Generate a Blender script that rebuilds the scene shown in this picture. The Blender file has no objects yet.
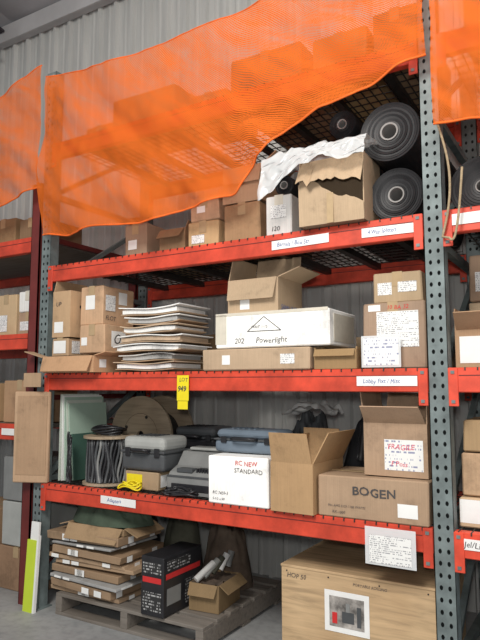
import bpy, bmesh, math, random
from mathutils import Matrix, Vector, noise
R=random.Random(7)
sc=bpy.context.scene
try: sc.view_settings.view_transform='Standard'
except Exception: pass

# ---------------------------------------------------------------- materials
def newmat(name):
    m=bpy.data.materials.new(name); m.use_nodes=True; nt=m.node_tree; nt.nodes.clear()
    o=nt.nodes.new("ShaderNodeOutputMaterial"); b=nt.nodes.new("ShaderNodeBsdfPrincipled")
    nt.links.new(b.outputs[0],o.inputs[0]); return m,nt,b,o
def math_(nt,op,a,b=None,c=None):
    n=nt.nodes.new("ShaderNodeMath"); n.operation=op
    for i,v in enumerate((a,b,c)):
        if v is None: continue
        if isinstance(v,(int,float)): n.inputs[i].default_value=v
        else: nt.links.new(v,n.inputs[i])
    return n.outputs[0]
def ramp(nt,fac,stops):
    n=nt.nodes.new("ShaderNodeValToRGB"); nt.links.new(fac,n.inputs[0])
    el=n.color_ramp.elements
    while len(el)<len(stops): el.new(.5)
    for e,(p,c) in zip(el,stops): e.position=p; e.color=(c[0],c[1],c[2],1)
    return n.outputs[0]
def noi(nt,vec,scale,detail=4,rough=.55,dist=0):
    n=nt.nodes.new("ShaderNodeTexNoise"); n.inputs["Scale"].default_value=scale
    n.inputs["Detail"].default_value=detail; n.inputs["Roughness"].default_value=rough
    n.inputs["Distortion"].default_value=dist
    if vec: nt.links.new(vec,n.inputs["Vector"])
    return n.outputs["Fac"]
def vmap(nt,src,scale):
    t=nt.nodes.new("ShaderNodeTexCoord"); m=nt.nodes.new("ShaderNodeMapping")
    m.inputs["Scale"].default_value=scale; nt.links.new(t.outputs[src],m.inputs[0]); return m.outputs[0]
def bump(nt,b,h,strength=.3,dist=.01):
    n=nt.nodes.new("ShaderNodeBump"); n.inputs["Strength"].default_value=strength
    n.inputs["Distance"].default_value=dist; nt.links.new(h,n.inputs["Height"]); nt.links.new(n.outputs[0],b.inputs["Normal"])
def pmat(name,col,rough=.6,metal=0,var=.15,scale=6,bmp=0,stretch=(1,1,1),spec=.4):
    m,nt,b,o=newmat(name)
    v=vmap(nt,"Object",stretch); f=noi(nt,v,scale,5,.6)
    lo=[c*(1-var) for c in col]; hi=[min(1,c*(1+var)) for c in col]
    nt.links.new(ramp(nt,f,[(.3,lo),(.7,hi)]),b.inputs["Base Color"])
    b.inputs["Roughness"].default_value=rough; b.inputs["Metallic"].default_value=metal
    b.inputs["Specular IOR Level"].default_value=spec
    if bmp: bump(nt,b,noi(nt,v,scale*5,3),bmp,.004)
    return m
def cardmat(name,col):
    m,nt,b,o=newmat(name)
    oi=nt.nodes.new("ShaderNodeObjectInfo"); t=nt.nodes.new("ShaderNodeTexCoord")
    ad=nt.nodes.new("ShaderNodeVectorMath"); ad.operation='ADD'; nt.links.new(t.outputs["Object"],ad.inputs[0])
    cc=nt.nodes.new("ShaderNodeCombineXYZ"); nt.links.new(math_(nt,'MULTIPLY',oi.outputs["Random"],37.0),cc.inputs[0]); nt.links.new(cc.outputs[0],ad.inputs[1])
    f=noi(nt,ad.outputs[0],3.5,7,.70)
    lo=[c*.62 for c in col]; hi=[min(1,c*1.14) for c in col]
    c1=ramp(nt,f,[(.3,lo),(.45,col),(.68,hi)])
    v2=vmap(nt,"Object",(60,60,1.5)); g=noi(nt,v2,3,2)
    mx=nt.nodes.new("ShaderNodeMixRGB"); mx.blend_type='MULTIPLY'; mx.inputs[0].default_value=.35
    nt.links.new(c1,mx.inputs[1]); nt.links.new(ramp(nt,g,[(.3,(.75,.75,.75)),(.6,(1,1,1))]),mx.inputs[2])
    hs=nt.nodes.new("ShaderNodeHueSaturation"); nt.links.new(mx.outputs[0],hs.inputs["Color"])
    nt.links.new(math_(nt,'ADD',math_(nt,'MULTIPLY',oi.outputs["Random"],.46),.72),hs.inputs["Value"])
    r2=math_(nt,'FRACT',math_(nt,'MULTIPLY',oi.outputs["Random"],7.31)); nt.links.new(math_(nt,'ADD',math_(nt,'MULTIPLY',r2,.28),.82),hs.inputs["Saturation"])
    r3=math_(nt,'FRACT',math_(nt,'MULTIPLY',oi.outputs["Random"],13.7)); nt.links.new(math_(nt,'ADD',math_(nt,'MULTIPLY',r3,.022),.487),hs.inputs["Hue"])
    nt.links.new(hs.outputs[0],b.inputs["Base Color"])
    b.inputs["Roughness"].default_value=.8; b.inputs["Specular IOR Level"].default_value=.25
    bump(nt,b,f,.35,.014); return m
C1=cardmat("cardboard_a",(.50,.335,.195)); C2=cardmat("cardboard_b",(.42,.275,.155)); C3=cardmat("cardboard_c",(.58,.41,.255))
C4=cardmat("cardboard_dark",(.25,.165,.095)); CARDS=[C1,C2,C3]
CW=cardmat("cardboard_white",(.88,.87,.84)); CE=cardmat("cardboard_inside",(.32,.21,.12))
LGREYC=cardmat("grey_carton",(.45,.45,.44))
TAPE=pmat("packing_tape",(.46,.33,.19),.25,0,.08,20)
TAPEW=pmat("clear_tape",(.68,.63,.53),.25,0,.08,20)
WHITE=pmat("paper_white",(.86,.86,.84),.7,0,.05,10)
SEAM=pmat("seam_dark",(.10,.065,.04),.9)
RED=pmat("rack_red",(.62,.066,.033),.5,0,.32,7,.1,(1,1,1))
DRED=pmat("rack_dark_red",(.15,.025,.022),.5,0,.25,5)
POST=pmat("rack_green_grey",(.165,.20,.20),.55,.1,.35,9,.1)
POST_SHADE=pmat("post_hole_shade",(.02,.025,.025),.8)  # near-black: shade inside the post put into the colour
STEEL=pmat("steel_wire",(.06,.055,.05),.5,.6,.2,20)
BLACK=pmat("black_rubber",(.017,.017,.019),.5,0,.3,15,.1)
BLACK2=pmat("black_plastic",(.022,.022,.025),.35,0,.2,15)
GREY=pmat("grey_plastic",(.24,.245,.24),.45,0,.12,8)
LGREY=pmat("light_grey_plastic",(.42,.43,.41),.45,0,.1,8)
DGREY=pmat("dark_grey_plastic",(.075,.08,.085),.5,0,.2,8)
BLUEG=pmat("blue_grey_plastic",(.15,.19,.235),.42,0,.12,8)
GREEN=pmat("green_cloth",(.060,.085,.058),.9,0,.35,8,.4)
OLIVE=pmat("olive_cloth",(.09,.09,.065),.9,0,.3,8,.4)
BROWNC=pmat("brown_cloth",(.12,.088,.065),.9,0,.35,10,.4)
YEL=pmat("yellow_paint",(.85,.70,.02),.5,0,.08,8)
LIME=pmat("lime_panel",(.58,.72,.05),.45,0,.06,4)
MINT=pmat("mint_board",(.42,.56,.46),.6,0,.08,4)
MINT2=pmat("pale_board",(.62,.68,.60),.6,0,.06,4)
GRNB=pmat("green_board",(.06,.13,.10),.6,0,.1,4)
REDP=pmat("print_red",(.60,.03,.03),.6,0,.1,10)
INK=pmat("ink_dark",(.07,.065,.065),.7,0,.1,10)
INKB=pmat("ink_blue",(.08,.14,.36),.7,0,.1,10)
PINK=pmat("ink_pink",(.70,.05,.12),.7,0,.1,10)
ROPE=pmat("rope_tan",(.38,.29,.18),.9,0,.25,60,.4)
FOAM=pmat("pink_grey_core",(.30,.29,.28),.6)
def printmat(name,base,ink,row=.013,fx=130,th=.5):
    m,nt,b,o=newmat(name)
    u=nt.nodes.new("ShaderNodeUVMap"); s=nt.nodes.new("ShaderNodeSeparateXYZ"); nt.links.new(u.outputs[0],s.inputs[0])
    r=math_(nt,'DIVIDE',s.outputs[1],row); fr=math_(nt,'FRACT',r); fl=math_(nt,'FLOOR',r)
    c=nt.nodes.new("ShaderNodeCombineXYZ"); nt.links.new(math_(nt,'MULTIPLY',s.outputs[0],fx),c.inputs[0]); nt.links.new(math_(nt,'MULTIPLY',fl,7.3),c.inputs[1])
    n=noi(nt,c.outputs[0],1,2)
    c2=nt.nodes.new("ShaderNodeCombineXYZ"); nt.links.new(math_(nt,'MULTIPLY',s.outputs[0],9),c2.inputs[0]); nt.links.new(math_(nt,'MULTIPLY',fl,3.1),c2.inputs[1])
    n2=noi(nt,c2.outputs[0],1,1)
    a=math_(nt,'MULTIPLY',math_(nt,'LESS_THAN',fr,.5),math_(nt,'GREATER_THAN',n,th)); a=math_(nt,'MULTIPLY',a,math_(nt,'GREATER_THAN',n2,.42))
    mx=nt.nodes.new("ShaderNodeMixRGB"); nt.links.new(a,mx.inputs[0]); mx.inputs[1].default_value=(*base,1); mx.inputs[2].default_value=(*ink,1)
    nt.links.new(mx.outputs[0],b.inputs["Base Color"]); b.inputs["Roughness"].default_value=.6; return m
PRINT=printmat("printed_label",(.84,.84,.82),(.34,.34,.36),.009,150)
PRINTB=printmat("handwritten_label",(.84,.84,.82),(.28,.30,.44),.016,100,.54)
PRINTK=printmat("black_printed",(.03,.03,.03),(.42,.42,.42),.016,90,.5)
def woodmat(name,col,sc_=3,axis=0):
    m,nt,b,o=newmat(name)
    st=[14,14,14]; st[axis]=1.2
    v=vmap(nt,"Object",tuple(st)); f=noi(nt,v,sc_,5,.6,.6)
    v2=vmap(nt,"Object",(1,1,1)); g=noi(nt,v2,2.2,3,.5,.3)
    c1=ramp(nt,f,[(.3,[c*.72 for c in col]),(.5,col),(.72,[min(1,c*1.15) for c in col])])
    vo=nt.nodes.new("ShaderNodeTexVoronoi"); vo.inputs["Scale"].default_value=3.2; nt.links.new(vmap(nt,"Object",(.8,.8,1.5)),vo.inputs["Vector"])
    k=ramp(nt,vo.outputs["Distance"],[(.04,(.35,.25,.2)),(.09,(1,1,1))])
    mx=nt.nodes.new("ShaderNodeMixRGB"); mx.blend_type='MULTIPLY'; mx.inputs[0].default_value=.8
    nt.links.new(c1,mx.inputs[1]); nt.links.new(k,mx.inputs[2])
    m2=nt.nodes.new("ShaderNodeMixRGB"); m2.blend_type='MULTIPLY'; m2.inputs[0].default_value=.6
    nt.links.new(mx.outputs[0],m2.inputs[1]); nt.links.new(ramp(nt,g,[(.3,(.6,.53,.46)),(.6,(1,1,1))]),m2.inputs[2])
    nt.links.new(m2.outputs[0],b.inputs["Base Color"]); b.inputs["Roughness"].default_value=.7; bump(nt,b,f,.15,.004); return m
PLY=woodmat("plywood",(.60,.42,.24)); WOODG=woodmat("pallet_wood",(.22,.195,.17)); REELW=woodmat("reel_wood",(.42,.33,.23))
def netmat(name,col,per=.012,cov=.50):
    m,nt,b,o=newmat(name); nt.nodes.remove(b)
    u=nt.nodes.new("ShaderNodeUVMap"); s=nt.nodes.new("ShaderNodeSeparateXYZ"); nt.links.new(u.outputs[0],s.inputs[0])
    d1=math_(nt,'ADD',s.outputs[0],s.outputs[1]); d2=math_(nt,'SUBTRACT',s.outputs[0],s.outputs[1])
    c=nt.nodes.new("ShaderNodeCombineXYZ"); nt.links.new(math_(nt,'MULTIPLY',d1,3.2),c.inputs[0]); nt.links.new(math_(nt,'MULTIPLY',d2,.7),c.inputs[1])
    n=noi(nt,c.outputs[0],3,5,.6,.4)
    w=math_(nt,'ADD',math_(nt,'MULTIPLY',n,.9),cov-.45)
    a=math_(nt,'LESS_THAN',math_(nt,'FRACT',math_(nt,'DIVIDE',d1,per)),w)
    e=math_(nt,'LESS_THAN',math_(nt,'FRACT',math_(nt,'DIVIDE',d2,per)),w)
    al=math_(nt,'MAXIMUM',a,e)
    di=nt.nodes.new("ShaderNodeBsdfDiffuse"); di.inputs[0].default_value=(*col,1)
    tr=nt.nodes.new("ShaderNodeBsdfTranslucent"); tr.inputs[0].default_value=(*col,1)
    mx=nt.nodes.new("ShaderNodeMixShader"); mx.inputs[0].default_value=.35; nt.links.new(di.outputs[0],mx.inputs[1]); nt.links.new(tr.outputs[0],mx.inputs[2])
    tp=nt.nodes.new("ShaderNodeBsdfTransparent"); m2=nt.nodes.new("ShaderNodeMixShader")
    nt.links.new(al,m2.inputs[0]); nt.links.new(tp.outputs[0],m2.inputs[1]); nt.links.new(mx.outputs[0],m2.inputs[2]); nt.links.new(m2.outputs[0],o.inputs[0])
    return m
NET=netmat("orange_netting",(.97,.21,.035))
NETD=pmat("orange_cord",(.82,.15,.02),.8,0,.2,20)
def plasticmat():
    m,nt,b,o=newmat("plastic_film")
    b.inputs["Base Color"].default_value=(.86,.88,.89,1); b.inputs["Roughness"].default_value=.2; b.inputs["Alpha"].default_value=.62
    return m
FILM=plasticmat()

# ---------------------------------------------------------------- mesh builder
class MB:
    def __init__(s): s.v=[];s.f=[];s.mi=[];s.uv=[];s.sm=[];s.mats=[]
    def mid(s,m):
        if m not in s.mats: s.mats.append(m)
        return s.mats.index(m)
    def face(s,pts,mat,uvs=None,M=None,smooth=False):
        b=len(s.v)
        pts=[Vector(p) for p in pts]
        s.v+= [(M@p if M else p) for p in pts]
        s.f.append(list(range(b,b+len(pts)))); s.mi.append(s.mid(mat)); s.sm.append(smooth)
        s.uv.append(uvs or [(p.x+p.y*.3,p.z+p.y*.7) for p in pts])
    def bm(s,bm,mat,M=None,smooth=False):
        b=len(s.v); bm.verts.index_update()
        for v in bm.verts: s.v.append(M@v.co if M else v.co.copy())
        k=s.mid(mat)
        for f in bm.faces:
            s.f.append([b+v.index for v in f.verts]); s.mi.append(k); s.sm.append(smooth)
            n=f.normal
            s.uv.append([((v.co.y if abs(n.x)>.5 else v.co.x),(v.co.y if abs(n.z)>.5 else v.co.z)) for v in f.verts])
        bm.free()
    def cub(s,x0,x1,y0,y1,z0,z1,mat,M=None,bev=0,jit=0,seg=1,smooth=False):
        bm=bmesh.new(); bmesh.ops.create_cube(bm,size=1)
        for v in bm.verts:
            v.co=Vector((x0+(v.co.x+.5)*(x1-x0),y0+(v.co.y+.5)*(y1-y0),z0+(v.co.z+.5)*(z1-z0)))
            if jit: v.co+=Vector((R.uniform(-jit,jit),R.uniform(-jit,jit)*.5,R.uniform(-jit,0) if v.co.z>(z0+z1)/2 else 0))
        if bev: bmesh.ops.bevel(bm,geom=bm.edges[:],offset=bev,segments=seg,affect='EDGES',profile=.5)
        bm.normal_update(); s.bm(bm,mat,M,smooth)
    def lathe(s,prof,mats,M=None,n=32,smooth=True,sx=1):
        for i in range(len(prof)-1):
            (r0,h0),(r1,h1)=prof[i],prof[i+1]
            mt=mats[i] if isinstance(mats,list) else mats
            for k in range(n):
                a0=2*math.pi*k/n;a1=2*math.pi*(k+1)/n
                P=[(r0*math.cos(a0)*sx,r0*math.sin(a0),h0),(r0*math.cos(a1)*sx,r0*math.sin(a1),h0),(r1*math.cos(a1)*sx,r1*math.sin(a1),h1),(r1*math.cos(a0)*sx,r1*math.sin(a0),h1)]
                if r0<1e-6: P=P[1:]
                elif r1<1e-6: P=P[:3]
                s.face(P,mt,None,M,smooth)
    def tube(s,pts,r,mat,n=8,close=False):
        pts=[Vector(p) for p in pts]
        N=len(pts); b=len(s.v); k=s.mid(mat); prev=None
        for i,p in enumerate(pts):
            t=(pts[min(i+1,N-1)]-pts[max(i-1,0)]).normalized()
            a=prev if prev else (Vector((0,0,1)) if abs(t.z)<.9 else Vector((1,0,0)))
            a=(a-t*a.dot(t)).normalized(); prev=a; c=t.cross(a)
            for j in range(n):
                q=2*math.pi*j/n; s.v.append(p+(a*math.cos(q)+c*math.sin(q))*r)
        for i in range(N-1):
            for j in range(n):
                s.f.append([b+i*n+j,b+i*n+(j+1)%n,b+(i+1)*n+(j+1)%n,b+(i+1)*n+j]); s.mi.append(k); s.sm.append(True); s.uv.append([(0,0)]*4)
        for e in (0,N-1):
            s.f.append([b+e*n+j for j in range(n)]); s.mi.append(k); s.sm.append(False); s.uv.append([(0,0)]*n)
    def grid(s,fn,nu,nv,mat,uvf=None,smooth=True,M=None):
        b=len(s.v); k=s.mid(mat)
        for j in range(nv+1):
            for i in range(nu+1):
                p=Vector(fn(i/nu,j/nv)); s.v.append(M@p if M else p)
        for j in range(nv):
            for i in range(nu):
                q=[(i,j),(i+1,j),(i+1,j+1),(i,j+1)]
                s.f.append([b+y*(nu+1)+x for x,y in q]); s.mi.append(k); s.sm.append(smooth)
                s.uv.append([uvf(x/nu,y/nv) if uvf else (x/nu,y/nv) for x,y in q])
    def done(s,name,loc=(0,0,0),rz=0,parent=None):
        me=bpy.data.meshes.new(name); me.from_pydata([tuple(v) for v in s.v],[],s.f)
        for m in s.mats: me.materials.append(m)
        ul=me.uv_layers.new(name="UVMap")
        for p in me.polygons:
            p.material_index=s.mi[p.index]; p.use_smooth=s.sm[p.index]
            for li,uv in zip(p.loop_indices,s.uv[p.index]): ul.data[li].uv=uv
        me.update()
        o=bpy.data.objects.new(name,me); o.location=loc; o.rotation_euler=(0,0,rz); bpy.context.collection.objects.link(o)
        if parent: o.parent=parent
        return o
def empty(name,loc=(0,0,0)):
    o=bpy.data.objects.new(name,None); o.location=loc; o.empty_display_size=.1; bpy.context.collection.objects.link(o); return o
def text(parent,body,size,x,y,z,mat,face='F',sx=1,name="lettering",shear=.15,bold=0):
    cu=bpy.data.curves.new("t","FONT"); cu.body=body; cu.size=size; cu.resolution_u=2; cu.shear=shear; cu.offset=bold
    t=bpy.data.objects.new("t",cu); bpy.context.collection.objects.link(t)
    me=bpy.data.meshes.new_from_object(t); bpy.data.objects.remove(t)
    for v in me.vertices:
        v.co.y+=.06*size*math.sin(v.co.x/size*2.1); v.co.x+=.03*size*math.sin(v.co.x/size*5)
    me.materials.clear(); me.materials.append(mat)
    o=bpy.data.objects.new(name,me); bpy.context.collection.objects.link(o); o.parent=parent; o.location=(x,y,z); o.scale=(sx,1,1)
    o.rotation_euler=(math.pi/2,0,0 if face=='F' else math.pi/2); return o
def label(B,face,u,v,w,h,mat,W,D):
    e=.0016
    uv=[(0,0),(w,0),(w,h),(0,h)]
    if face=='F': P=[(u,-e,v),(u+w,-e,v),(u+w,-e,v+h),(u,-e,v+h)]
    else: P=[(W+e,u,v),(W+e,u+w,v),(W+e,u+w,v+h),(W+e,u,v+h)]
    B.face(P,mat,uv)
def flap(B,side,W,D,H,L,ang,mat):
    """open-box flap; ang: 0 = lying outwards, 90 = up, negative = hanging"""
    a=math.radians(ang); t=.005; c=math.cos(a); s=math.sin(a); g=.006
    if side=='F': P=lambda u,l,k:(g+u*(W-2*g),-l*c+k*s*t,H+l*s+k*c*t)
    if side=='B': P=lambda u,l,k:(g+u*(W-2*g),D+l*c-k*s*t,H+l*s+k*c*t)
    if side=='L': P=lambda u,l,k:(-l*c+k*s*t,g+u*(D-2*g),H+l*s+k*c*t)
    if side=='R': P=lambda u,l,k:(W+l*c-k*s*t,g+u*(D-2*g),H+l*s+k*c*t)
    in_=.03 if L>.05 else 0
    q2=[(0,0),(1,0),(1-in_,L),(in_,L)]
    A=[P(u,l,0) for u,l in q2]; Bk=[P(u,l,1) for u,l in q2]
    B.face(A,mat); B.face(Bk[::-1],mat)
    for i in range(4):
        j=(i+1)%4; B.face([A[i],Bk[i],Bk[j],A[j]],mat)
def cbox(name,x,y,z,w,d,h,rot=0,mat=None,labels=(),flaps=None,tape=True,texts=(),jit=.005,fill=None):
    mat=mat or R.choice(CARDS); B=MB()
    if flaps is None:
        B.cub(0,w,0,d,0,h,mat,bev=.006,jit=jit)
        tw=.05
        tm=TAPEW if mat is CW else TAPE
        if tape:
            if w>=d:
                B.cub(.004,w-.004,d/2-.0015,d/2+.0015,h-.001,h+.0006,SEAM)
                B.cub(.004,w+.0015,d/2-tw/2,d/2+tw/2,h-.0005,h+.0012,tm); B.cub(w-.001,w+.0014,d/2-tw/2,d/2+tw/2,h-.07,h+.0010,tm)
            else:
                B.cub(w/2-.0015,w/2+.0015,.004,d-.004,h-.001,h+.0006,SEAM)
                B.cub(w/2-tw/2,w/2+tw/2,-.0015,d-.004,h-.0005,h+.0012,tm); B.cub(w/2-tw/2,w/2+tw/2,-.0014,.001,h-.07,h+.0010,tm)
    else:
        t=.006
        B.cub(0,w,0,t,0,h,mat,bev=.001); B.cub(0,w,d-t,d,0,h,mat,bev=.001)
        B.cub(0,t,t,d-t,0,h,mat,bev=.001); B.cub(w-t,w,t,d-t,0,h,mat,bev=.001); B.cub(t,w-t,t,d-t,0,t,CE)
        for sd,(L,a) in flaps.items(): flap(B,sd,w,d,h,L,a,mat if R.random()<.7 else C1)
        if fill:
            fm,fh=fill
            B.grid(lambda u,v:(t+u*(w-2*t),t+v*(d-2*t),h*fh+.03*noise.noise(Vector((u*6,v*6,x*9)))),12,12,fm,smooth=True)
    for L in labels: label(B,*L,w,d)
    o=B.done(name,(x,y,z),rot)
    for t in texts:
        body,size,tx,tz,tm=t[:5]; fc=t[5] if len(t)>5 else 'F'; sx=t[6] if len(t)>6 else 1
        if fc=='F': text(o,body,size,tx,-.0025,tz,tm,'F',sx)
        else: text(o,body,size,w+.0025,tx,tz,tm,'R',sx)
    return o

# ---------------------------------------------------------------- room shell
Yw=4.15
def floor_():
    m,nt,b,o=newmat("concrete")
    v=vmap(nt,"Object",(1,1,1)); f=noi(nt,v,1.3,8,.65,.4); g=noi(nt,v,22,4)
    c=ramp(nt,f,[(.3,(.24,.245,.25)),(.5,(.34,.345,.345)),(.7,(.42,.42,.41))])
    mx=nt.nodes.new("ShaderNodeMixRGB"); mx.blend_type='MULTIPLY'; mx.inputs[0].default_value=.4
    nt.links.new(c,mx.inputs[1]); nt.links.new(ramp(nt,g,[(.35,(.6,.6,.6)),(.55,(1,1,1))]),mx.inputs[2]); nt.links.new(mx.outputs[0],b.inputs["Base Color"])
    b.inputs["Roughness"].default_value=.55; bump(nt,b,g,.1,.004)
    B=MB(); B.cub(-9,4,-4,Yw+.1,-.1,0,m); B.done("floor")
floor_()
def wall_():
    m,nt,b,o=newmat("metal_siding")
    v=vmap(nt,"Object",(6,1,.5)); f=noi(nt,v,2,5,.6)
    nt.links.new(ramp(nt,f,[(.3,(.44,.445,.43)),(.7,(.57,.57,.545))]),b.inputs["Base Color"]); b.inputs["Roughness"].default_value=.5
    B=MB(); z0,z1=0,5.12; x=-9.0
    def strip(xa,ya,xb,yb): B.face([(xa,ya,z0),(xb,yb,z0),(xb,yb,z1),(xa,ya,z1)],m)
    while x<4:
        d=.036
        strip(x,Yw,x+.055,Yw); strip(x+.055,Yw,x+.067,Yw-.010); strip(x+.067,Yw-.010,x+.085,Yw-.010); strip(x+.085,Yw-.010,x+.097,Yw)
        strip(x+.097,Yw,x+.15,Yw); strip(x+.15,Yw,x+.165,Yw-d); strip(x+.165,Yw-d,x+.192,Yw-d); strip(x+.192,Yw-d,x+.207,Yw); x+=.207
    B.cub(-9,4,Yw+.005,Yw+.05,z0,z1,m); B.done("wall_back")
    B=MB(); e=pmat("eave_steel",(.50,.49,.49),.5,0,.1,3)
    B.cub(-9,4,Yw-.12,Yw-.03,5.06,5.12,e); B.cub(-9,4,Yw-.14,Yw-.12,5.04,5.22,e); B.done("trim_eave")
    c=pmat("ceiling_insulation",(.38,.37,.38),.8,0,.15,2)
    B=MB()
    def cz(y): return 5.25+(Yw-y)*.22
    n=14; xs=[-9+13*i/n for i in range(n+1)]
    for i in range(n):
        a,b_=xs[i],xs[i+1]
        for k in range(8):
            u0,u1=k/8,(k+1)/8; s0=-.05*math.sin(u0*math.pi); s1=-.05*math.sin(u1*math.pi)
            B.face([(a+(b_-a)*u0,0,cz(0)+s0),(a+(b_-a)*u1,0,cz(0)+s1),(a+(b_-a)*u1,Yw+.05,cz(Yw)+s1),(a+(b_-a)*u0,Yw+.05,cz(Yw)+s0)],c,smooth=True)
    B.done("ceiling")
    d=pmat("rafter_steel",(.05,.042,.05),.5,.2,.2,4)
    for X in (-5.40,-.5):
        B=MB()
        M=Matrix.Translation((X,Yw-.15,5.16))@Matrix.Rotation(-math.atan(.22),4,'X')
        B.cub(-.09,.09,-4,0,-.28,-.26,d,M); B.cub(-.09,.09,-4,0,-.02,0,d,M); B.cub(-.01,.01,-4,0,-.27,-.01,d,M)
        B.done("trim_rafter")
wall_()

# ---------------------------------------------------------------- rack
XL,XR,XN=-3.19,-.645,1.9
Z1,Z2,Z3,Z4=.779,1.477,2.186,3.03
YF=2.80; YB=3.80
def post(B,xc,yf,h,mat,w=.088,d=.07):
    x0=xc-w/2; p=.0508; n=int(h/p); cw=w/2
    for i in range(n):
        za=i*p; zb=za+p
        for c in range(2):
            a=x0+c*cw; b=a+cw; cx=(a+b)/2+(.004 if c==0 else -.004); cz=(za+zb)/2
            out=[(a,za),(cx,za),(b,za),(b,cz),(b,zb),(cx,zb),(a,zb),(a,cz)]
            inn=[(cx+.0075*math.cos(t),cz+.011*math.sin(t)) for t in [math.radians(q) for q in (225,270,315,0,45,90,135,180)]]
            for k in range(8):
                j=(k+1)%8
                B.face([(out[k][0],yf,out[k][1]),(out[j][0],yf,out[j][1]),(inn[j][0],yf,inn[j][1]),(inn[k][0],yf,inn[k][1])],mat)
    H=n*p
    B.cub(x0,x0+.003,yf,yf+d,0,H,mat); B.cub(x0+w-.003,x0+w,yf,yf+d,0,H,mat)
    B.cub(x0+.003,x0+w-.003,yf+.03,yf+.033,0,H,POST_SHADE)  # added dark plate behind the holes, painted shade of the post interior
    B.cub(x0-.02,x0+w+.02,yf-.02,yf+d+.02,0,.008,mat)
def frame(root,xc,h,mat,yf=YF,yb=YB):
    B=MB(); post(B,xc,yf,h,mat); post(B,xc,yb,h,mat)
    z=.15
    while z<h-.3:
        B.cub(xc-.018,xc+.018,yf+.06,yb+.01,z,z+.035,mat)
        L=math.hypot(yb-yf-.06,.6); a=math.atan2(.6,yb-yf-.06)
        M=Matrix.Translation((xc,yf+.06,z+.03))@Matrix.Rotation(a,4,'X')
        if z+.65<h: B.cub(-.015,.015,0,L,-.015,.015,mat,M)
        z+=.63
    B.done("upright_frame",parent=root)
def beam(root,xa,xb,zt,yf,mat,h=.108):
    B=MB(); hh=h
    B.cub(xa,xb,yf-.012,yf+.035,zt-hh,zt-.0,mat,bev=.004)
    for xs in (xa,xb-.042):
        B.cub(xs,xs+.042,yf-.018,yf-.010,zt-hh-.06,zt-.001,mat,bev=.002)
        for q in (zt-hh-.04,zt-.02): B.cub(xs+.012,xs+.028,yf-.022,yf-.017,q-.007,q+.007,POST)
    B.cub(xa+.045,xb-.045,yf-.0135,yf-.011,zt-.036,zt-.032,DRED)
    B.done("beam",parent=root)
def deck(root,xa,xb,zt,yf,yb,lip=.012):
    B=MB(); x=xa+.02
    while x<xb:
        B.cub(x-.0028,x+.0028,yf-.012,yb+.04,zt-.004,zt+.001,STEEL); B.cub(x-.0028,x+.0028,yf-.016,yf-.011,zt-lip,zt,STEEL); x+=.052
    y=yf+.02
    while y<yb: B.cub(xa,xb,y-.0028,y+.0028,zt-.009,zt-.004,STEEL); y+=.08
    for k in range(7):
        xx=xa+.2+k*(xb-xa-.4)/6; B.cub(xx-.02,xx+.02,yf+.036,yb,zt-.045,zt-.01,STEEL)
    B.done("wire_deck",parent=root)
rack=empty("pallet_rack",(0,0,0))
for xc in (XL,XR,XN): frame(rack,xc,3.56,POST)
for xa,xb in ((XL+.0445,XR-.0445),(XR+.0445,XN-.0445)):
    for z in (Z1,Z2,Z3,Z4):
        beam(rack,xa,xb,z,YF,RED); beam(rack,xa,xb,z,YB+.03,RED); deck(rack,xa,xb,z,YF,YB)
rackL=empty("red_pallet_rack",(0,0,0))
ZL=(2.43,1.755,1.135)
B=MB()
for xc in (-3.30,-5.6):
    for y in (2.80,3.80):
        B.cub(xc-.04,xc+.04,y,y+.012,0,2.78,DRED); B.cub(xc-.04,xc-.036,y,y+.07,0,2.78,DRED); B.cub(xc+.036,xc+.04,y,y+.07,0,2.78,DRED)
    z=.2
    while z<2.6:
        B.cub(xc-.015,xc+.015,2.85,3.82,z,z+.035,DRED); z+=.55
B.done("upright_frame",parent=rackL)
for z in ZL:
    beam(rackL,-5.56,-3.34,z,2.86,RED); beam(rackL,-5.56,-3.34,z,3.8,RED)
    B=MB(); B.cub(-5.56,-3.34,2.90,3.78,z-.03,z-.002,WOODG); B.done("shelf_board",parent=rackL)

def strip(name,x0,x1,z0,z1,mat,y=YF-.0165,tilt=0):
    B=MB(); w=x1-x0;h=z1-z0
    B.face([(0,0,0),(w,0,tilt),(w,0,h+tilt),(0,0,h)],mat,[(0,0),(w,0),(w,h),(0,h)]); B.face([(0,.001,0),(w,.001,tilt),(w,.001,h+tilt),(0,.001,h)][::-1],WHITE if mat is not FILM else FILM)
    return B.done(name,(x0,y,z0))
l=strip("shelf_label",-1.47,-1.15,Z3-.085,Z3-.038,WHITE,tilt=.006); text(l,"Barrels / Box Str",.032,.03,-.001,.014,INKB,sx=.85)
l=strip("shelf_label",-.98,-.715,Z3-.080,Z3-.035,WHITE,tilt=-.004); text(l,"4 Way Splitters",.028,.03,-.001,.013,INKB,sx=.8)
l=strip("shelf_label",-1.02,-.735,Z2-.080,Z2-.035,WHITE); text(l,"Lobby Fixt / Misc",.030,.03,-.001,.012,INKB,sx=.85)
l=strip("shelf_label",-2.63,-2.36,Z1-.075,Z1-.030,WHITE,tilt=-.005); text(l,"Adapters",.03,.05,-.001,.012,INKB)
l=strip("shelf_label",-.56,-.3,Z3-.075,Z3-.025,WHITE)
l=strip("shelf_label",-.57,-.3,Z1-.07,Z1-.025,WHITE); text(l,"Jel/Lites",.034,.01,-.001,.01,INK)
l=strip("shelf_label",-3.62,-3.45,ZL[2]-.075,ZL[2]-.03,WHITE,y=2.84)
B=MB(); B.face([(0,0,0),(.08,0,0),(.08,0,.14),(0,0,.14)],YEL); B.face([(0,.0015,0),(0,.0015,.14),(.08,.0015,.14),(.08,.0015,0)],YEL)
t=B.done("lot_tag",(-2.065,YF-.03,1.315)); text(t,"LOT",.03,.015,-.001,.105,INK); text(t,"949",.042,.005,-.001,.05,INK,sx=.9,bold=.001)
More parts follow.
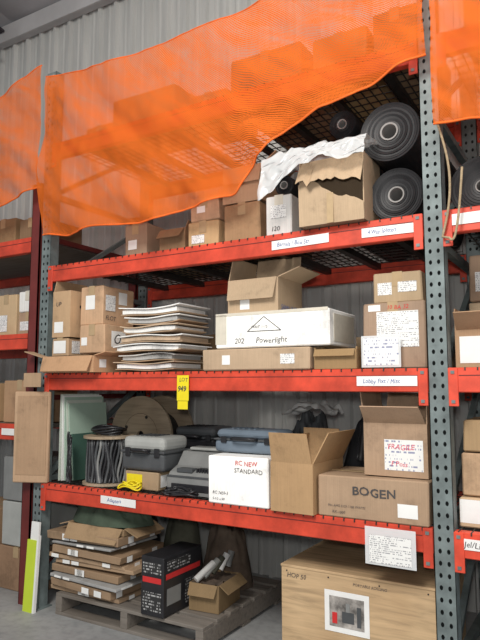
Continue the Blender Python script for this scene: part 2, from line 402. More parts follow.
B=MB(); B.face([(0,0,0),(.07,0,0),(.07,0,.045),(0,0,.045)],YEL); B.done("lot_number_flap",(0.005,0,-.047),parent=t)
l=strip("document_sleeve",-.985,-.755,.60,.765,FILM,y=YF-.045)
B=MB(); B.face([(0,0,0),(.19,0,0),(.19,0,.12),(0,0,.12)],PRINT,[(0,0),(.19,0),(.19,.12),(0,.12)]); B.done("printed_sheet",(.02,-.002,.01),parent=l)

# ---------------------------------------------------------------- netting
def interp(P,x):
    if x<=P[0][0]: return P[0][1]
    for (a,b),(c,d) in zip(P,P[1:]):
        if x<=c:
            t=(x-a)/(c-a); t=t*t*(3-2*t)*.5+t*.5; return b+(d-b)*t
    return P[-1][1]
def netting(name,x0,x1,top,bot,yc,seed,nu=210,nv=64):
    B=MB()
    def fn(u,v):
        x=x0+(x1-x0)*u; zt=interp(top,x); zb=interp(bot,x); z=zb+(zt-zb)*v
        n=noise.noise(Vector((x*2.2+z*2.5,z*.8-x*.5,seed)))
        m_=noise.noise(Vector((x*1.1-z*2.2,(x*.5+z*.5)*9,seed+2)))
        f=.014*math.sin(x*9+z*10+3*n)+.024*n+.045*m_+.014*noise.noise(Vector((x*12,z*12,seed)))
        z+=(.012*noise.noise(Vector((x*7,seed,0))))*(1-v)
        return (x+.01*n,yc-.03+f*(1-.4*v)-.02*(1-v)*v*4,z)
    B.grid(fn,nu,nv,NET,uvf=lambda u,v:((x1-x0)*u+.04*noise.noise(Vector((u*5,v*3,seed))),v*1.0+.04*noise.noise(Vector((u*4,v*4,seed+5)))))
    for v,r in ((0,.006),(1,.004)):
        B.tube([fn(i/120,v) for i in range(121)],r,NETD,6)
    return B.done(name)
netting("orange_safety_netting",-3.135,-.63,[(-3.2,3.47),(-2.6,3.41),(-2,3.41),(-1.3,3.46),(-.6,3.5)],
  [(-3.14,2.385),(-2.85,2.35),(-2.59,2.365),(-2.25,2.35),(-1.97,2.39),(-1.66,2.42),(-1.5,2.59),(-1.28,2.73),(-1.06,2.79),(-.64,2.90)],YF-.07,3)
netting("orange_safety_netting",-5.6,-3.16,[(-5.6,3.5),(-4.4,3.38),(-3.8,3.40),(-3.15,3.55)],[(-5.6,2.6),(-4.2,2.55),(-3.7,2.61),(-3.15,2.71)],YF-.07,11)
netting("orange_safety_netting",-.60,1.85,[(-.6,3.5),(.6,3.42),(1.9,3.5)],[(-.6,2.56),(0,2.50),(1.9,2.65)],YF-.08,17)

# ---------------------------------------------------------------- level 4 boxes
z=Z4+.002
for (x0,w,h,y,d) in ((-2.76,.52,.27,2.95,.4),(-2.17,.28,.17,3.0,.4),(-1.83,.46,.29,2.95,.8),(-1.30,.31,.26,2.95,.8),(-.95,.22,.30,2.95,.8),(-3.05,.24,.16,3.0,.4),(-.5,.35,.3,2.95,.8),(0,.45,.25,2.95,.8)):
    cbox("cardboard_box",x0,y,z,w,d,h,0,mat=C2)
# ---------------------------------------------------------------- level 3
z=Z3+.002
cbox("cardboard_box",-2.585,2.90,z,.17,.30,.225,0,C1,labels=[('F',.03,.06,.07,.06,WHITE)])
cbox("cardboard_box",-2.345,2.95,z,.19,.28,.165,.03,C2,flaps={'R':(.05,65),'B':(.1,60),'F':(.08,-50)})
cbox("cardboard_box",-2.095,2.90,z,.215,.30,.17,0,C1,labels=[('F',.03,.04,.09,.05,PRINT)])
cbox("cardboard_box",-2.085,2.91,z+.173,.205,.28,.145,-.03,C3,labels=[('F',.05,.05,.06,.04,WHITE)])
cbox("cardboard_box",-1.84,2.90,z,.235,.34,.24,0,C2)
cbox("cardboard_box",-1.85,2.90,z+.243,.26,.34,.205,.03,C1,flaps={'B':(.12,110),'R':(.10,40),'F':(.1,-80)})
cbox("storage_carton",-1.535,2.84,z,.155,.34,.225,.04,CW,labels=[('F',.03,.10,.09,.07,PRINT)],texts=[("120",.035,.03,.03,INK)])
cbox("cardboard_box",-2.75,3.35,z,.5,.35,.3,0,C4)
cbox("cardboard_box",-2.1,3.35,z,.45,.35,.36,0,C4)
def tornbox():
    B=MB(); W,D,H=.335,.28,.34; t=.006
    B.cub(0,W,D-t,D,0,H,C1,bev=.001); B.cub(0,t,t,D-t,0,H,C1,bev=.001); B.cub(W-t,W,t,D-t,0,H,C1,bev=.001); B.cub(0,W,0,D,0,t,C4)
    B.cub(0,W,.03,D,H-t,H,C1)
    n=16
    up=[(i/n,.175+.05*math.sin(i/n*5+1)-.07*(i/n>.8)*(i/n-.8)*5+R.uniform(-.008,.008)) for i in range(n+1)]
    lo=[(i/n,.215-.05*abs(i/n-.5)*1.4+R.uniform(-.01,.01)+(.03 if i/n<.15 else 0)) for i in range(n+1)]
    for i in range(n):
        (u0,a0),(u1,a1)=up[i],up[i+1]
        B.face([(u0*W,0,0),(u1*W,0,0),(u1*W,-.008,a1),(u0*W,-.008,a0)],C1); B.face([(u0*W,-.004,a0),(u1*W,-.004,a1),(u1*W,.004,0),(u0*W,.004,0)],C1)
        (u0,a0),(u1,a1)=lo[i],lo[i+1]
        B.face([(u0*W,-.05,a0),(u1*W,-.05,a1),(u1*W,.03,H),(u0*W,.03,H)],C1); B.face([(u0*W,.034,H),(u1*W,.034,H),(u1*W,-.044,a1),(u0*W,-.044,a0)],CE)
    B.cub(.01,W-.01,.15,.155,.01,H-.01,C4)
    B.cub(W*.45,W*.55,-.0095,-.007,.0,.15,TAPE)
    return B.done("torn_cardboard_box",(-1.285,2.73,z),.03)
tornbox()
B=MB()
def bag(u,v):
    x=-.19+u*.56
    n=noise.noise(Vector((u*6,v*5,2))); n2=noise.noise(Vector((u*15,v*12,9))); n3=noise.noise(Vector((u*4,v*2,19)))
    if v<.5:
        q=(.5-v)*2; drop=(.10+.06*n3+.10*max(0,.42-u)*3)
        zz=.385-drop*q; y=-.035-.045*q
    else:
        q=(v-.5)*2; zz=.385+.02*math.sin(q*3); y=-.035+.27*q
    zz-=max(0,.30-u)*.06
    return (x+.012*n,y+.015*n2-.012,zz+.035*abs(n)+.018*n2)
B.grid(bag,80,54,FILM); B.done("plastic_bag",(-1.285,2.735,z))
def roll(name,x,zc,r,y0,L=.95,core=.3):
    B=MB(); M=Matrix.Translation((x,y0,zc))@Matrix.Rotation(-math.pi/2,4,'X')
    rc=r*core; prof=[(rc*.82,.25),(rc*.82,.0),(rc,-.002),(rc,.006)]; mats=[FOAM,FOAM,FOAM]
    k=9
    for i in range(1,k+1):
        q=rc+(r-rc)*i/k; prof+= [(q-.0015,.005+R.uniform(-.002,.002)),(q,.008)]; mats+=[BLACK,BLACK]
    prof+=[(r,L),(rc,L)]; mats+=[BLACK,BLACK]
    B.lathe(prof,mats,M,40,True)
    B.lathe([(rc*.82,.25),(0,.25)],BLACK2,M,24)
    return B.done(name)
roll("rubber_roll",-.835,z+.136,.134,2.88); roll("rubber_roll",-.862,2.650,.150,2.88)
roll("rubber_roll",-1.115,2.752,.073,2.90,.9,.35)
roll("rubber_roll",-1.13,z+.14,.14,3.06,.8); roll("rubber_roll",-1.12,z+.28+.098,.097,3.06,.8)
roll("rubber_roll",-1.44,z+.226+.058,.055,2.87,.5,.4)
roll("rubber_roll",-.46,z+.15,.15,3.0,.85,.2); roll("rubber_roll",-.16,z+.14,.14,2.95,.9)

# ---------------------------------------------------------------- level 2
z=Z2+.002
tr=cbox("open_cardboard_tray",-3.10,2.725,z,.44,.40,.10,0,C1,flaps={'F':(.10,-70),'R':(.08,15)},labels=[('R',.05,.03,.06,.05,WHITE)])
B=MB(); M=Matrix.Translation((0,0,.098))@Matrix.Rotation(math.radians(14),4,'Y')
B.cub(-.17,0,-.01,.062,-.003,.003,C1,M); B.cub(-.16,0,-.012,-.008,-.09,.0,C1); B.done("torn_side_flap",parent=tr)
cbox("cardboard_box",-3.085,2.78,z+.105,.15,.30,.12,0,C3,labels=[('F',.02,.02,.11,.08,WHITE),('R',.03,.02,.1,.08,PRINT)])
b=cbox("cardboard_box",-3.085,2.78,z+.228,.16,.30,.30,0,C1,flaps={'L':(.08,100),'B':(.08,80)},labels=[('F',.02,.03,.08,.07,WHITE),('R',.17,.04,.09,.07,WHITE)],texts=[("UP",.04,.03,.2,INK)])
B=MB(); B.lathe([(0,0),(.022,0),(.024,.001)],BLACK2,Matrix.Translation((.163,.1,.2))@Matrix.Rotation(math.pi/2,4,'Y')@Matrix.Scale(.6,4,(1,0,0)),16); B.done("hand_hole_shade",parent=b)  # flat black disc on the side, painted shade of a hand hole
cbox("cardboard_box",-2.86,2.80,z+.12,.215,.29,.18,0,C1,labels=[('F',.02,.05,.05,.05,WHITE),('R',.06,.04,.13,.10,WHITE)],texts=[("O",.09,.075,.055,INK,'R')])
cbox("cardboard_box",-2.90,2.84,z+.302,.20,.29,.25,0,C3,labels=[('R',.02,.09,.09,.1,PRINT),('R',.14,.14,.08,.08,WHITE),('F',.05,.1,.08,.09,WHITE)],texts=[("FLOT",.04,.02,.03,INK,'R')])
def wavy():
    B=MB(); zz=0; rr=random.Random(4)
    def slab(x0,x1,y0,y1,z0,t,mat,ph,amp,curl):
        f=lambda x:amp*math.sin((x-x0)/(x1-x0)*math.pi*2+ph)+curl*max(0,abs((x-(x0+x1)/2)/(x1-x0)*2)-.6)**2*4
        for za in (t,0):
            B.grid(lambda u,v:(x0+u*(x1-x0),y0+v*(y1-y0),z0+za+f(x0+u*(x1-x0))),14,2,mat)
        B.grid(lambda u,v:(x0+u*(x1-x0),y0,z0+v*t+f(x0+u*(x1-x0))),14,1,mat,smooth=False)
        B.grid(lambda u,v:(x1,y0+u*(y1-y0),z0+v*t+f(x1)),2,1,mat,smooth=False)
        B.grid(lambda u,v:(x0,y0+u*(y1-y0),z0+v*t+f(x0)),2,1,mat,smooth=False)
    for i in range(7):
        ox=rr.uniform(-.035,.035); oy=rr.uniform(-.03,.02); w=.47+rr.uniform(-.07,.03); ph=rr.uniform(0,6)
        m=[C3,C1,CW,C2][rr.randrange(4)]
        slab(ox,ox+w,oy,oy+.30,zz,.006,C2,ph,.004,rr.uniform(0,.02))
        slab(ox+.01,ox+w-.02,oy+.004,oy+.30,zz+.010,.024,(CW,LGREYC,CW,C3)[i%4],ph,.004,.0)
        slab(ox-.01,ox+w+.01,oy-.012,oy+.31,zz+.038,.006,m,ph+.3,.006,rr.uniform(-.012,.015)); zz+=.055
    B.done("stack_of_flattened_cartons",(-2.545,2.84,z+.01))
wavy()
cbox("flat_carton",-1.90,2.775,z,.64,.36,.115,0,C1,labels=[('F',.13,.03,.05,.05,WHITE),('F',.48,.03,.08,.05,PRINT)])
lw=cbox("long_white_carton",-1.82,2.79,z+.118,.665,.37,.185,-.01,CW,tape=False,texts=[("WAIT 1-15",.022,.22,.10,INK)])
text(lw,"202",.040,.12,-.0025,.022,INK); text(lw,"Powerlight",.042,.25,-.0025,.022,INK)
B=MB()
for (p,q) in (((.30,.16),(.20,.085)),((.30,.16),(.40,.085)),((.20,.085),(.40,.085))):
    dx=q[0]-p[0]; dz=q[1]-p[1]; L=math.hypot(dx,dz); nx,nz=-dz/L*.002,dx/L*.002
    B.face([(p[0]+nx,-.0022,p[1]+nz),(q[0]+nx,-.0022,q[1]+nz),(q[0]-nx,-.0022,q[1]-nz),(p[0]-nx,-.0022,p[1]-nz)],INK)
B.cub(.668,.67,.05,.32,.02,.16,TAPEW); B.cub(.0,.66,-.003,-.001,.172,.188,TAPEW); B.cub(.0,.07,-.003,-.001,.02,.18,TAPEW); B.done("printed_arrow",parent=lw)
cbox("small_open_carton",-1.245,2.80,z,.22,.26,.095,0,C2,flaps={'L':(.012,88),'R':(.012,88),'F':(.04,-60)},fill=(C4,.4))
cbox("open_cardboard_box",-1.80,2.88,z+.305,.315,.30,.195,0,C1,flaps={'B':(.17,80),'F':(.12,-75),'L':(.14,100),'R':(.13,20)},labels=[('F',.08,.03,.06,.06,WHITE)],texts=[("SAMSUNG",.034,.02,.12,INKB,'F',.9),("SAMSUNG",.042,.03,.02,INKB,'R',1)])
cbox("cardboard_box",-1.008,2.85,z,.30,.36,.315,0,C1,labels=[('F',.07,.10,.20,.17,PRINT),('F',.03,.275,.06,.03,WHITE)],texts=[("10 BA 32",.028,.12,.28,REDP)])
cbox("cardboard_box",-.965,2.90,z+.318,.235,.30,.15,0,C3,labels=[('F',.02,.04,.07,.06,PRINT),('F',.12,.05,.09,.05,PRINT)])
s=strip("document_sleeve",-1.005,-.815,z+.005,z+.155,FILM,y=2.815); B=MB(); B.face([(0,0,0),(.17,0,0),(.17,0,.13),(0,0,.13)],PRINTB,[(0,0),(.17,0),(.17,.13),(0,.13)]); B.done("printed_sheet",(.01,-.001,.01),parent=s)
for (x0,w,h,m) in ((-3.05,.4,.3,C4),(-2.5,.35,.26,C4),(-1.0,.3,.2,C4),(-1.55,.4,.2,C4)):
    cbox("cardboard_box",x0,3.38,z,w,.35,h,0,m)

# ---------------------------------------------------------------- level 1
z=Z1+.002
B=MB()
B.cub(0,.240,0,.030,0,.58,C1,bev=.006,jit=.005); B.cub(.02,.225,-.003,.0,.05,.55,C2)
B.done("cardboard_panel",(-3.312,2.694,z),math.radians(22))
B=MB()
for i,(m,hh,d) in enumerate(((MINT2,.56,.34),(WHITE,.55,.36),(MINT,.54,.37),(MINT2,.52,.35),(MINT,.50,.38),(GRNB,.30,.30))):
    M=Matrix.Translation((i*.018,0,0))@Matrix.Rotation(math.radians(-1.2*i),4,'Y')
    B.cub(0,.008,.0+.01*i,d,0,hh,m,M)
B.done("leaning_boards",(-3.118,2.90,z),-.03)
B=MB(); r=.135
B.lathe([(0,0),(r+.025,0),(r+.025,.014),(.05,.014)],REELW,None,36); B.lathe([(.05,.285),(r+.025,.285),(r+.025,.30),(.045,.30),(.045,.27)],REELW,None,36)
B.lathe([(.046,.302),(.046,.27)],WHITE,None,20)
B.lathe([(r*.8,.014),(r*.8,.285)],BLACK2,None,30)
for k in range(50):
    a=2*math.pi*k/50; rr=r-.006
    B.tube([((rr+.006*math.sin(q*.9+k))*math.cos(a+.07*math.sin(q+k)),(rr+.004)*math.sin(a+.07*math.sin(q+k)),.018+q*.044) for q in range(7)],.0085,[BLACK2,DGREY,BLACK2,DGREY][k%4] if k%8 else GREY,6)
for k in range(4):
    B.tube([((.10+.008*k)*math.cos(t)-.02,.02+(.07+.006*k)*math.sin(t),.312+.010*k+.010*math.sin(2*t+k)) for t in [i*2*math.pi/30 for i in range(31)]],.008,BLACK2,6)
B.done("cable_spool",(-2.775,3.00,z))
def reel(name,x,y,zc,r,w=.25):
    B=MB(); M=Matrix.Translation((x,y,zc))@Matrix.Rotation(-math.pi/2,4,'X')
    for o in (0,w): B.lathe([(.03,o),(r,o),(r,o+.018),(.03,o+.018),(.03,o)],REELW,M,44,False)
    B.lathe([(r*.55,.018),(r*.55,w)],BLACK2,M,30); B.lathe([(r*.55,-.0012),(r*.56,-.0012)],SEAM,M,30)
    for k in range(4):
        a=k*math.pi/2+.4; B.lathe([(0,-.006),(.011,-.006),(.011,0)],STEEL,M@Matrix.Translation((r*.5*math.cos(a),r*.5*math.sin(a),0)),8)
    B.done(name)
reel("wooden_cable_reel",-2.80,3.34,z+.275,.27)
B=MB()
for k in range(7):
    B.tube([(-2.985+.006*k+.016*math.sin(i*.5+k),2.86-.004*k+.01*math.cos(i*.7+k),z+.01+i*.024*(1-.05*k)) for i in range(14)],.008,BLACK2 if k!=3 else DGREY,6)
B.done("black_cable_bundle")
cbox("small_carton",-2.55,2.90,z,.26,.26,.11,0,C2,labels=[('F',.02,.02,.12,.07,YEL),('R',.02,.02,.1,.07,WHITE)])
def case(name,x,y,z0,w,d,h,body,lid,rot=0):
    B=MB()
    B.cub(0,w,0,d,0,h*.55,body,bev=.022,seg=3,smooth=False); B.cub(-.004,w+.004,-.004,d+.004,h*.52,h*.6,DGREY,bev=.006,seg=2)
    B.cub(.004,w-.004,.004,d-.004,h*.58,h,lid,bev=.03,seg=3)
    B.tube([(w*.32,-.002,h*.6),(w*.33,-.03,h*.62),(w*.4,-.04,h*.63),(w*.6,-.04,h*.63),(w*.67,-.03,h*.62),(w*.68,-.002,h*.6)],.010,BLACK2,8)
    for q in (.12,.80): B.cub(w*q,w*q+.035,-.012,.0,h*.42,h*.68,BLACK2,bev=.003)
    for q in range(5): B.cub(w*.2+q*.035,w*.2+q*.035+.012,.06,d-.06,h,h+.004,body)
    return B.done(name,(x,y,z0),rot)
case("grey_carrying_case",-2.57,2.89,z+.112,.325,.26,.20,DGREY,LGREY,.0)
case("black_equipment_case",-2.49,3.24,z,.38,.28,.20,BLACK2,BLACK2,.0)
case("black_equipment_case",-2.44,3.24,z+.205,.32,.26,.15,BLACK2,DGREY,.0)
case("black_equipment_case",-2.07,3.28,z,.26,.24,.30,BLACK2,BLACK2,.0)
B=MB()
for k in range(3):
    B.tube([(-2.46+(.085-.01*k)*math.cos(t)+.01*k,2.845+.036*math.sin(t),z+.012+.012*k+.010*math.sin(3*t+k)+.012) for t in [i*2*math.pi/26 for i in range(27)]],.005,YEL,6)
B.done("yellow_extension_cord",(0,0,-.004))
B=MB(); w,d=.32,.30
prof=[(0,0),(0,.09),(.03,.12),(.10,.15),(.16,.225),(.27,.235),(.30,.20),(.30,0)]
for (a,b_) in zip(prof,prof[1:]+prof[:1]):
    B.face([(0,a[0],a[1]),(w,a[0],a[1]),(w,b_[0],b_[1]),(0,b_[0],b_[1])],GREY)
B.face([(0,p[0],p[1]) for p in prof],GREY); B.face([(w,p[0],p[1]) for p in prof][::-1],GREY)
B.cub(.03,w-.03,-.006,.02,.02,.06,BLACK2,bev=.004); B.cub(.0,w+.002,-.004,.305,.095,.103,DGREY)
B.cub(.04,w-.04,.165,.265,.232,.25,LGREY,bev=.008,seg=2); B.cub(.05,.16,.02,.09,.118,.142,DGREY,bev=.004)
for k in range(6): B.cub(.18+k*.018,.19+k*.018,.035,.085,.12,.145,BLACK2)
B.cub(w-.001,w+.008,.05,.25,.03,.08,DGREY,bev=.003)
B.done("grey_office_machine",(-2.225,2.90,z+.0),.0)
B=MB()
for k in range(4):
    B.tube([(-2.13+.10*math.cos(t*.7+k)*(1-.1*k)+.06*math.sin(t*.25),2.835+.022*math.sin(t)+.006*k,z+.012+.009*k+.006*math.sin(t*2+k)) for t in [i*.4 for i in range(30)]],.0075,BLACK2,6)
B.done("power_cord")
wc=cbox("white_carton",-1.86,2.78,z,.365,.34,.25,0,CW,texts=[("RC 7450-3",.022,.03,.05,INK),("5-1/2 x 60",.018,.03,.02,INK)],tape=False)
text(wc,"STANDARD",.032,.165,-.004,.168,INK,shear=0); text(wc,"RC NEW",.034,.17,-.004,.205,REDP,shear=0)
case("grey_blue_toolbox",-1.90,2.90,z+.253,.40,.22,.125,BLUEG,BLUEG,0)
cbox("open_brown_carton",-1.475,2.765,z,.235,.36,.24,-.04,C1,flaps={'R':(.17,62),'L':(.13,110),'F':(.15,75),'B':(.15,95)},fill=(CW,.6))
def lump(name,cx,cy,z0,rx,ry,h,mat,seed,amp=.04,p=3):
    B=MB(); n=34
    def fn(u,v):
        a=u*2*math.pi; r=v
        nn=noise.noise(Vector((math.cos(a)*r*3,math.sin(a)*r*3,seed))); n2=noise.noise(Vector((math.cos(a)*r*8,math.sin(a)*r*8,seed+3)))
        n3=abs(noise.noise(Vector((math.cos(a)*r*5+3,math.sin(a)*r*5,seed+6))))
        zz=h*(1-r**p)+amp*nn*(1-r**4)*2+amp*.6*n2*(1-r**6)-amp*1.2*n3*(1-r**6)
        k=1+.12*noise.noise(Vector((math.cos(a)*1.5,math.sin(a)*1.5,seed+8)))
        return (rx*r*k*math.cos(a),ry*r*k*math.sin(a),max(0,zz) if r<.999 else 0)
    B.grid(fn,72,n,mat); return B.done(name,(cx,cy,z0))
lump("crumpled_black_bag",-1.08,3.42,z,.28,.22,.50,BLACK2,5,.06)
lump("crumpled_grey_tarp",-1.57,3.47,z,.17,.22,.44,DGREY,9,.06)
B=MB()
def shade(u,v):
    return (u*.30,v*.25,.03+.05*noise.noise(Vector((u*5,v*5,1)))+.05*math.sin(u*3))
B.grid(shade,20,16,WHITE); B.done("crumpled_white_sheet",(-1.68,3.28,z+.42))
B=MB(); B.tube([(-1.16+.14*t,3.20,z+.22+.34*math.sin(t*3.0)) for t in [i/24 for i in range(25)]],.016,BLACK,8)
B.tube([(-1.19+.15*t,3.24,z+.22+.30*math.sin(t*2.8)) for t in [i/24 for i in range(25)]],.012,BLACK2,8); B.done("black_hose")
bg=cbox("long_brown_carton",-1.225,2.785,z,.525,.36,.195,0,C1,labels=[('F',.385,.03,.09,.06,WHITE)],texts=[("No: AMG 3125 / 100 WATTS",.015,.05,.05,INK),("RX-1000",.018,.07,.02,INK)])
text(bg,"BOGEN",.054,.17,-.0025,.11,INK,sx=1.15,shear=0,bold=.001)
cbox("open_cardboard_box",-1.015,2.85,z+.198,.30,.32,.245,0,C1,flaps={'L':(.16,82),'B':(.14,75),'F':(.12,40),'R':(.10,90)},fill=(C4,.7),labels=[('F',.10,.03,.18,.14,PRINTB)],texts=[("FRAGILE",.034,.115,.125,PINK),("F Poss",.03,.13,.05,PINK)])
# ---------------------------------------------------------------- floor level
def pallet(name,x,y,w,d,rot=0):
    B=MB()
    for i in range(3): B.cub(0,w,i*(d-.09)/2,i*(d-.09)/2+.09,0,.018,WOODG,bev=.002)
    for i in range(3):
        x0=i*(w-.05)/2; B.cub(x0,x0+.05,0,d,.018,.108,WOODG,bev=.003)
    for i in range(7):
        y0=i*(d-.10)/6; B.cub(0,w,y0,y0+.10,.108,.128,WOODG,bev=.002,jit=.002)
    return B.done(name,(x,y,0),rot)
pallet("wooden_pallet",-3.0,2.80,1.10,.92,0)
zp=.13
B=MB(); rr=random.Random(11); zz=0
for i in range(9):
    ox=rr.uniform(-.03,.05); w=.58+rr.uniform(-.08,.04); h=[.03,.045,.02,.05,.03][i%5]
    M=Matrix.Translation((ox,rr.uniform(-.02,.02),zz))@Matrix.Rotation(rr.uniform(-.05,.05),4,'Z')@Matrix.Rotation(rr.uniform(-.03,.03),4,'Y')
    m=[C1,C2,LGREYC,C2,C1][i%5]
    B.cub(0,w,0,.42,0,h,m,M,bev=.003,jit=.008)
    for k in range(2):
        u=rr.uniform(.03,w-.12); B.face([(u,-.008,.004),(u+.06,-.008,.004),(u+.06,-.008,h*.85),(u,-.008,h*.85)],WHITE,None,M)
        v=rr.uniform(.03,.3); B.face([(w+.008,v,.004),(w+.008,v+.05,.004),(w+.008,v+.05,h*.85),(w+.008,v,h*.85)],WHITE,None,M)
    zz+=h+.005
top=zz
B.done("stack_of_cartons",(-3.09,2.82,zp))
cbox("open_cardboard_box",-2.95,2.84,zp+top+.012,.44,.30,.04,.04,C2,flaps={'F':(.10,-55),'R':(.10,-25),'L':(.09,-15)})
lump("folded_green_tarp",-2.74,3.00,zp+top+.056,.30,.165,.16,GREEN,3,.05,4)
lump("crumpled_dark_cloth",-2.55,3.50,zp,.15,.14,.50,OLIVE,25,.04)
lump("crumpled_black_bag",-2.90,3.52,zp,.13,.14,.48,BLACK2,27,.04)
bb=cbox("black_product_box",-2.31,2.78,zp,.16,.37,.32,0,BLACK2,tape=False,jit=.001,
  labels=[('F',.015,.23,.13,.06,PRINTK),('R',.02,.20,.33,.03,REDP),('R',.03,.245,.22,.05,PRINTK),('R',.20,.03,.14,.13,PRINTK),('F',.015,.18,.13,.03,REDP),('F',.015,.03,.13,.10,PRINTK),('R',.03,.06,.13,.09,GREY)])
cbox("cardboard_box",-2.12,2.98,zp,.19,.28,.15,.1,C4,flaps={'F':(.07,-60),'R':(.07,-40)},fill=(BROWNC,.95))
lump("crumpled_brown_cloth",-2.19,3.50,zp,.18,.16,.40,BROWNC,21,.05)
B=MB()
for k in range(5):
    x=-2.08+.012*k; B.tube([(x+.01*k,2.99+.05*k,zp+.165+.01*k),(x+.05,3.1+.03*k,zp+.24+.012*k)],.02,[WHITE,LGREY,OLIVE,WHITE,GREY][k],10)
B.done("rolled_papers")
B=MB(); M=Matrix.Rotation(math.radians(-3),4,'X')
B.cub(0,.085,0,.012,0,.43,LIME,M); B.cub(.085,.10,0,.02,0,.46,WHITE,M); B.cub(.02,.09,.006,.02,.43,.54,WHITE,M)
B.done("lime_green_panel",(-3.215,2.73,0.0))
def crate(x,y,w,d,h):
    B=MB(); t=.012
    B.cub(0,w,0,t,0.0,h-t,PLY,bev=.001); B.cub(0,w,d-t,d,0.0,h-t,PLY,bev=.001)
    B.cub(0,t,t,d-t,0.0,h-t,PLY,bev=.001); B.cub(w-t,w,t,d-t,0.0,h-t,PLY,bev=.001); B.cub(-.004,w+.004,-.004,d+.004,h-t,h,PLY,bev=.002)
    B.cub(t,w-t,t,d-t,0,t,PLY)
    for q in (.03,w/3,2*w/3,w-.03):
        for zq in (h-.03,.03): B.lathe([(0,-.002),(.004,-.002),(.004,0)],STEEL,Matrix.Translation((q,0,zq))@Matrix.Rotation(math.pi/2,4,'X')@Matrix.Scale(-1,4,(0,0,1)),8)
    o=B.done("plywood_crate",(x,y,0))
    text(o,"HOP 50",.032,.03,-.002,h-.06,INK); text(o,"PORTABLE ROLLING",.018,.38,-.002,h-.05,INK)
    B=MB(); W,H=.225,.19
    B.face([(0,0,0),(W,0,0),(W,0,H),(0,0,H)],WHITE)
    pic=pmat("photo_print",(.30,.28,.26),.4,0,.9,14)
    B.face([(.025,-.001,.025),(W-.025,-.001,.025),(W-.025,-.001,H-.025),(.025,-.001,H-.025)],pic)
    B.cub(.04,.065,-.003,-.001,.04,.09,REDP); B.cub(.09,.15,-.003,-.001,.05,.10,DGREY); B.cub(.11,.13,-.004,-.002,.10,.14,GREY); B.cub(.165,.185,-.003,-.001,.04,.13,DGREY)
    B.done("photo_sheet",(.235,-.003,.225),parent=o)
crate(-1.475,2.88,.765,.62,.50)
# ---------------------------------------------------------------- left rack contents
for (x0,w,h,zi,m,lab) in ((-3.62,.22,.17,0,C4,0),(-3.95,.28,.2,0,C2,0),(-4.4,.4,.25,0,C1,0),
  (-3.60,.20,.16,1,C1,1),(-3.85,.22,.30,1,C3,1),(-4.2,.3,.25,1,C1,0),(-4.7,.4,.3,1,C2,0),
  (-3.72,.32,.30,2,C1,0),(-4.2,.4,.28,2,C2,0),(-4.8,.45,.3,2,C3,0)):
    cbox("cardboard_box",x0,2.93,ZL[zi]+.002,w,.4,h,0,m,labels=[('F',.02,.03,w*.5,h*.4,PRINT),('R',.1,.05,.15,.1,WHITE)] if lab else ())
cbox("cardboard_box",-3.6,2.93,ZL[1]+.164,.18,.3,.15,0,CW)
cbox("grey_storage_bin",-3.72,2.95,.60,.34,.45,.30,0,GREY,tape=False); cbox("grey_storage_bin",-3.72,2.95,.295,.34,.45,.30,0,LGREY,tape=False); cbox("cardboard_box",-3.74,2.95,.0,.36,.45,.29,0,C2)
cbox("cardboard_box",-4.4,2.95,.0,.5,.45,.5,0,C1)
# ---------------------------------------------------------------- right bay contents
z=Z2+.002
cbox("cardboard_box",-.585,2.88,z,.30,.34,.17,0,C1,flaps={'L':(.1,88),'F':(.12,35)},labels=[('F',.02,.02,.14,.12,WHITE)])
cbox("cardboard_box",-.27,2.86,z,.38,.36,.3,0,C2)
cbox("cardboard_box",-.585,3.25,z,.36,.36,.34,0,C3,labels=[('F',.02,.14,.15,.12,PRINT)])
cbox("cardboard_box",-.58,3.25,z+.343,.36,.36,.24,0,C1,labels=[('F',.03,.05,.15,.10,PRINT)])
cbox("cardboard_box",.2,2.86,z,.4,.36,.4,0,C1)
z=Z1+.002
cbox("cardboard_box",-.59,2.88,z,.30,.34,.13,0,C1,labels=[('F',.0,.02,.2,.1,WHITE)]); cbox("cardboard_box",-.58,2.9,z+.133,.28,.3,.19,0,C3)
cbox("cardboard_box",-.57,2.9,z+.326,.25,.3,.14,0,C2); cbox("cardboard_box",-.2,2.88,z,.4,.36,.36,0,C1)
INKG=pmat("slate_blue_plastic",(.09,.12,.16),.4)
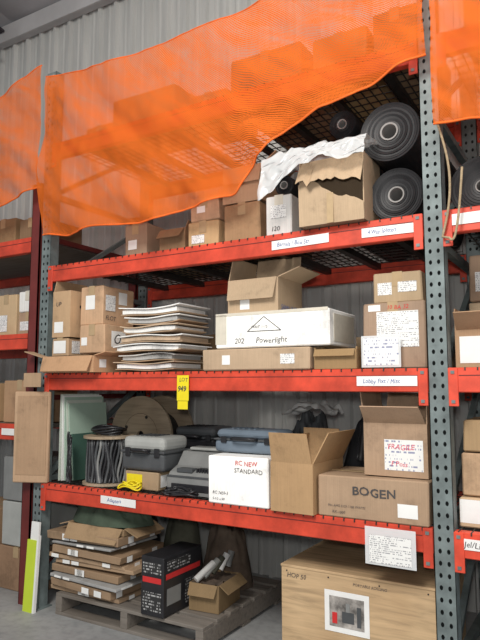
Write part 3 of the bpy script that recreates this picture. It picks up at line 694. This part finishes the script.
def bin_(x,y,z0,w,d,h):
    B=MB()
    pts=lambda s,zz:[(w/2-s*w/2,d/2-s*d/2,zz),(w/2+s*w/2,d/2-s*d/2,zz),(w/2+s*w/2,d/2+s*d/2,zz),(w/2-s*w/2,d/2+s*d/2,zz)]
    a=pts(.86,0);b_=pts(1,h);c=pts(.96,h);e=pts(.83,.01)
    for i in range(4):
        j=(i+1)%4; B.face([a[i],a[j],b_[j],b_[i]],INKG); B.face([b_[i],b_[j],c[j],c[i]],INKG); B.face([c[i],c[j],e[j],e[i]],INKG)
    B.face(a[::-1],INKG); B.face(e,INKG); B.cub(-.01,w+.01,-.01,.006,h-.03,h,INKG); B.cub(-.01,.006,-.01,d+.01,h-.03,h,INKG); B.cub(w-.006,w+.01,-.01,d+.01,h-.03,h,INKG)
    B.done("plastic_waste_bin",(x,y,z0))
bin_(-.52,2.95,0,.4,.4,.55)
B=MB(); P=[(-.60+.045*math.sin(t*3.1),2.755-.01*math.sin(t*5),2.58-.52*t+.0) for t in [i/20 for i in range(21)]]+[(-.57+.07*t,2.745,2.06-.06*math.sin(t*3.1)+.30*t*t) for t in [i/12 for i in range(1,13)]]
B.tube(P,.0055,ROPE,8); B.done("hanging_rope")

# ---------------------------------------------------------------- lights, world, camera
w=bpy.data.worlds.new("World"); sc.world=w; w.use_nodes=True; bg_=w.node_tree.nodes["Background"]
bg_.inputs[0].default_value=(.90,.95,1,1); bg_.inputs[1].default_value=.37
def area(name,loc,rot,size,e,col=(1,1,1)):
    l=bpy.data.lights.new(name,"AREA"); l.energy=e; l.size=size; l.color=col
    o=bpy.data.objects.new(name,l); o.location=loc; o.rotation_euler=rot; bpy.context.collection.objects.link(o)
area("high_bay_lamp",(-1.0,-1.0,4.3),(math.radians(48),0,0),1.4,195,(1,.96,.90))
area("high_bay_lamp",(2.5,1.0,4.8),(math.radians(30),math.radians(35),0),1.8,60,(1,.97,.92))
area("camera_flash",(.02,-.12,1.55),(math.pi/2+.1,0,.66),.12,26,(1,.98,.95))
cd=bpy.data.cameras.new("camera"); co=bpy.data.objects.new("camera",cd); bpy.context.collection.objects.link(co)
cd.lens=612.33*36/640; cd.sensor_width=36; cd.clip_start=.05
co.location=(0,0,1.4); co.rotation_euler=(math.pi/2+.1062,0,.5386); sc.camera=co
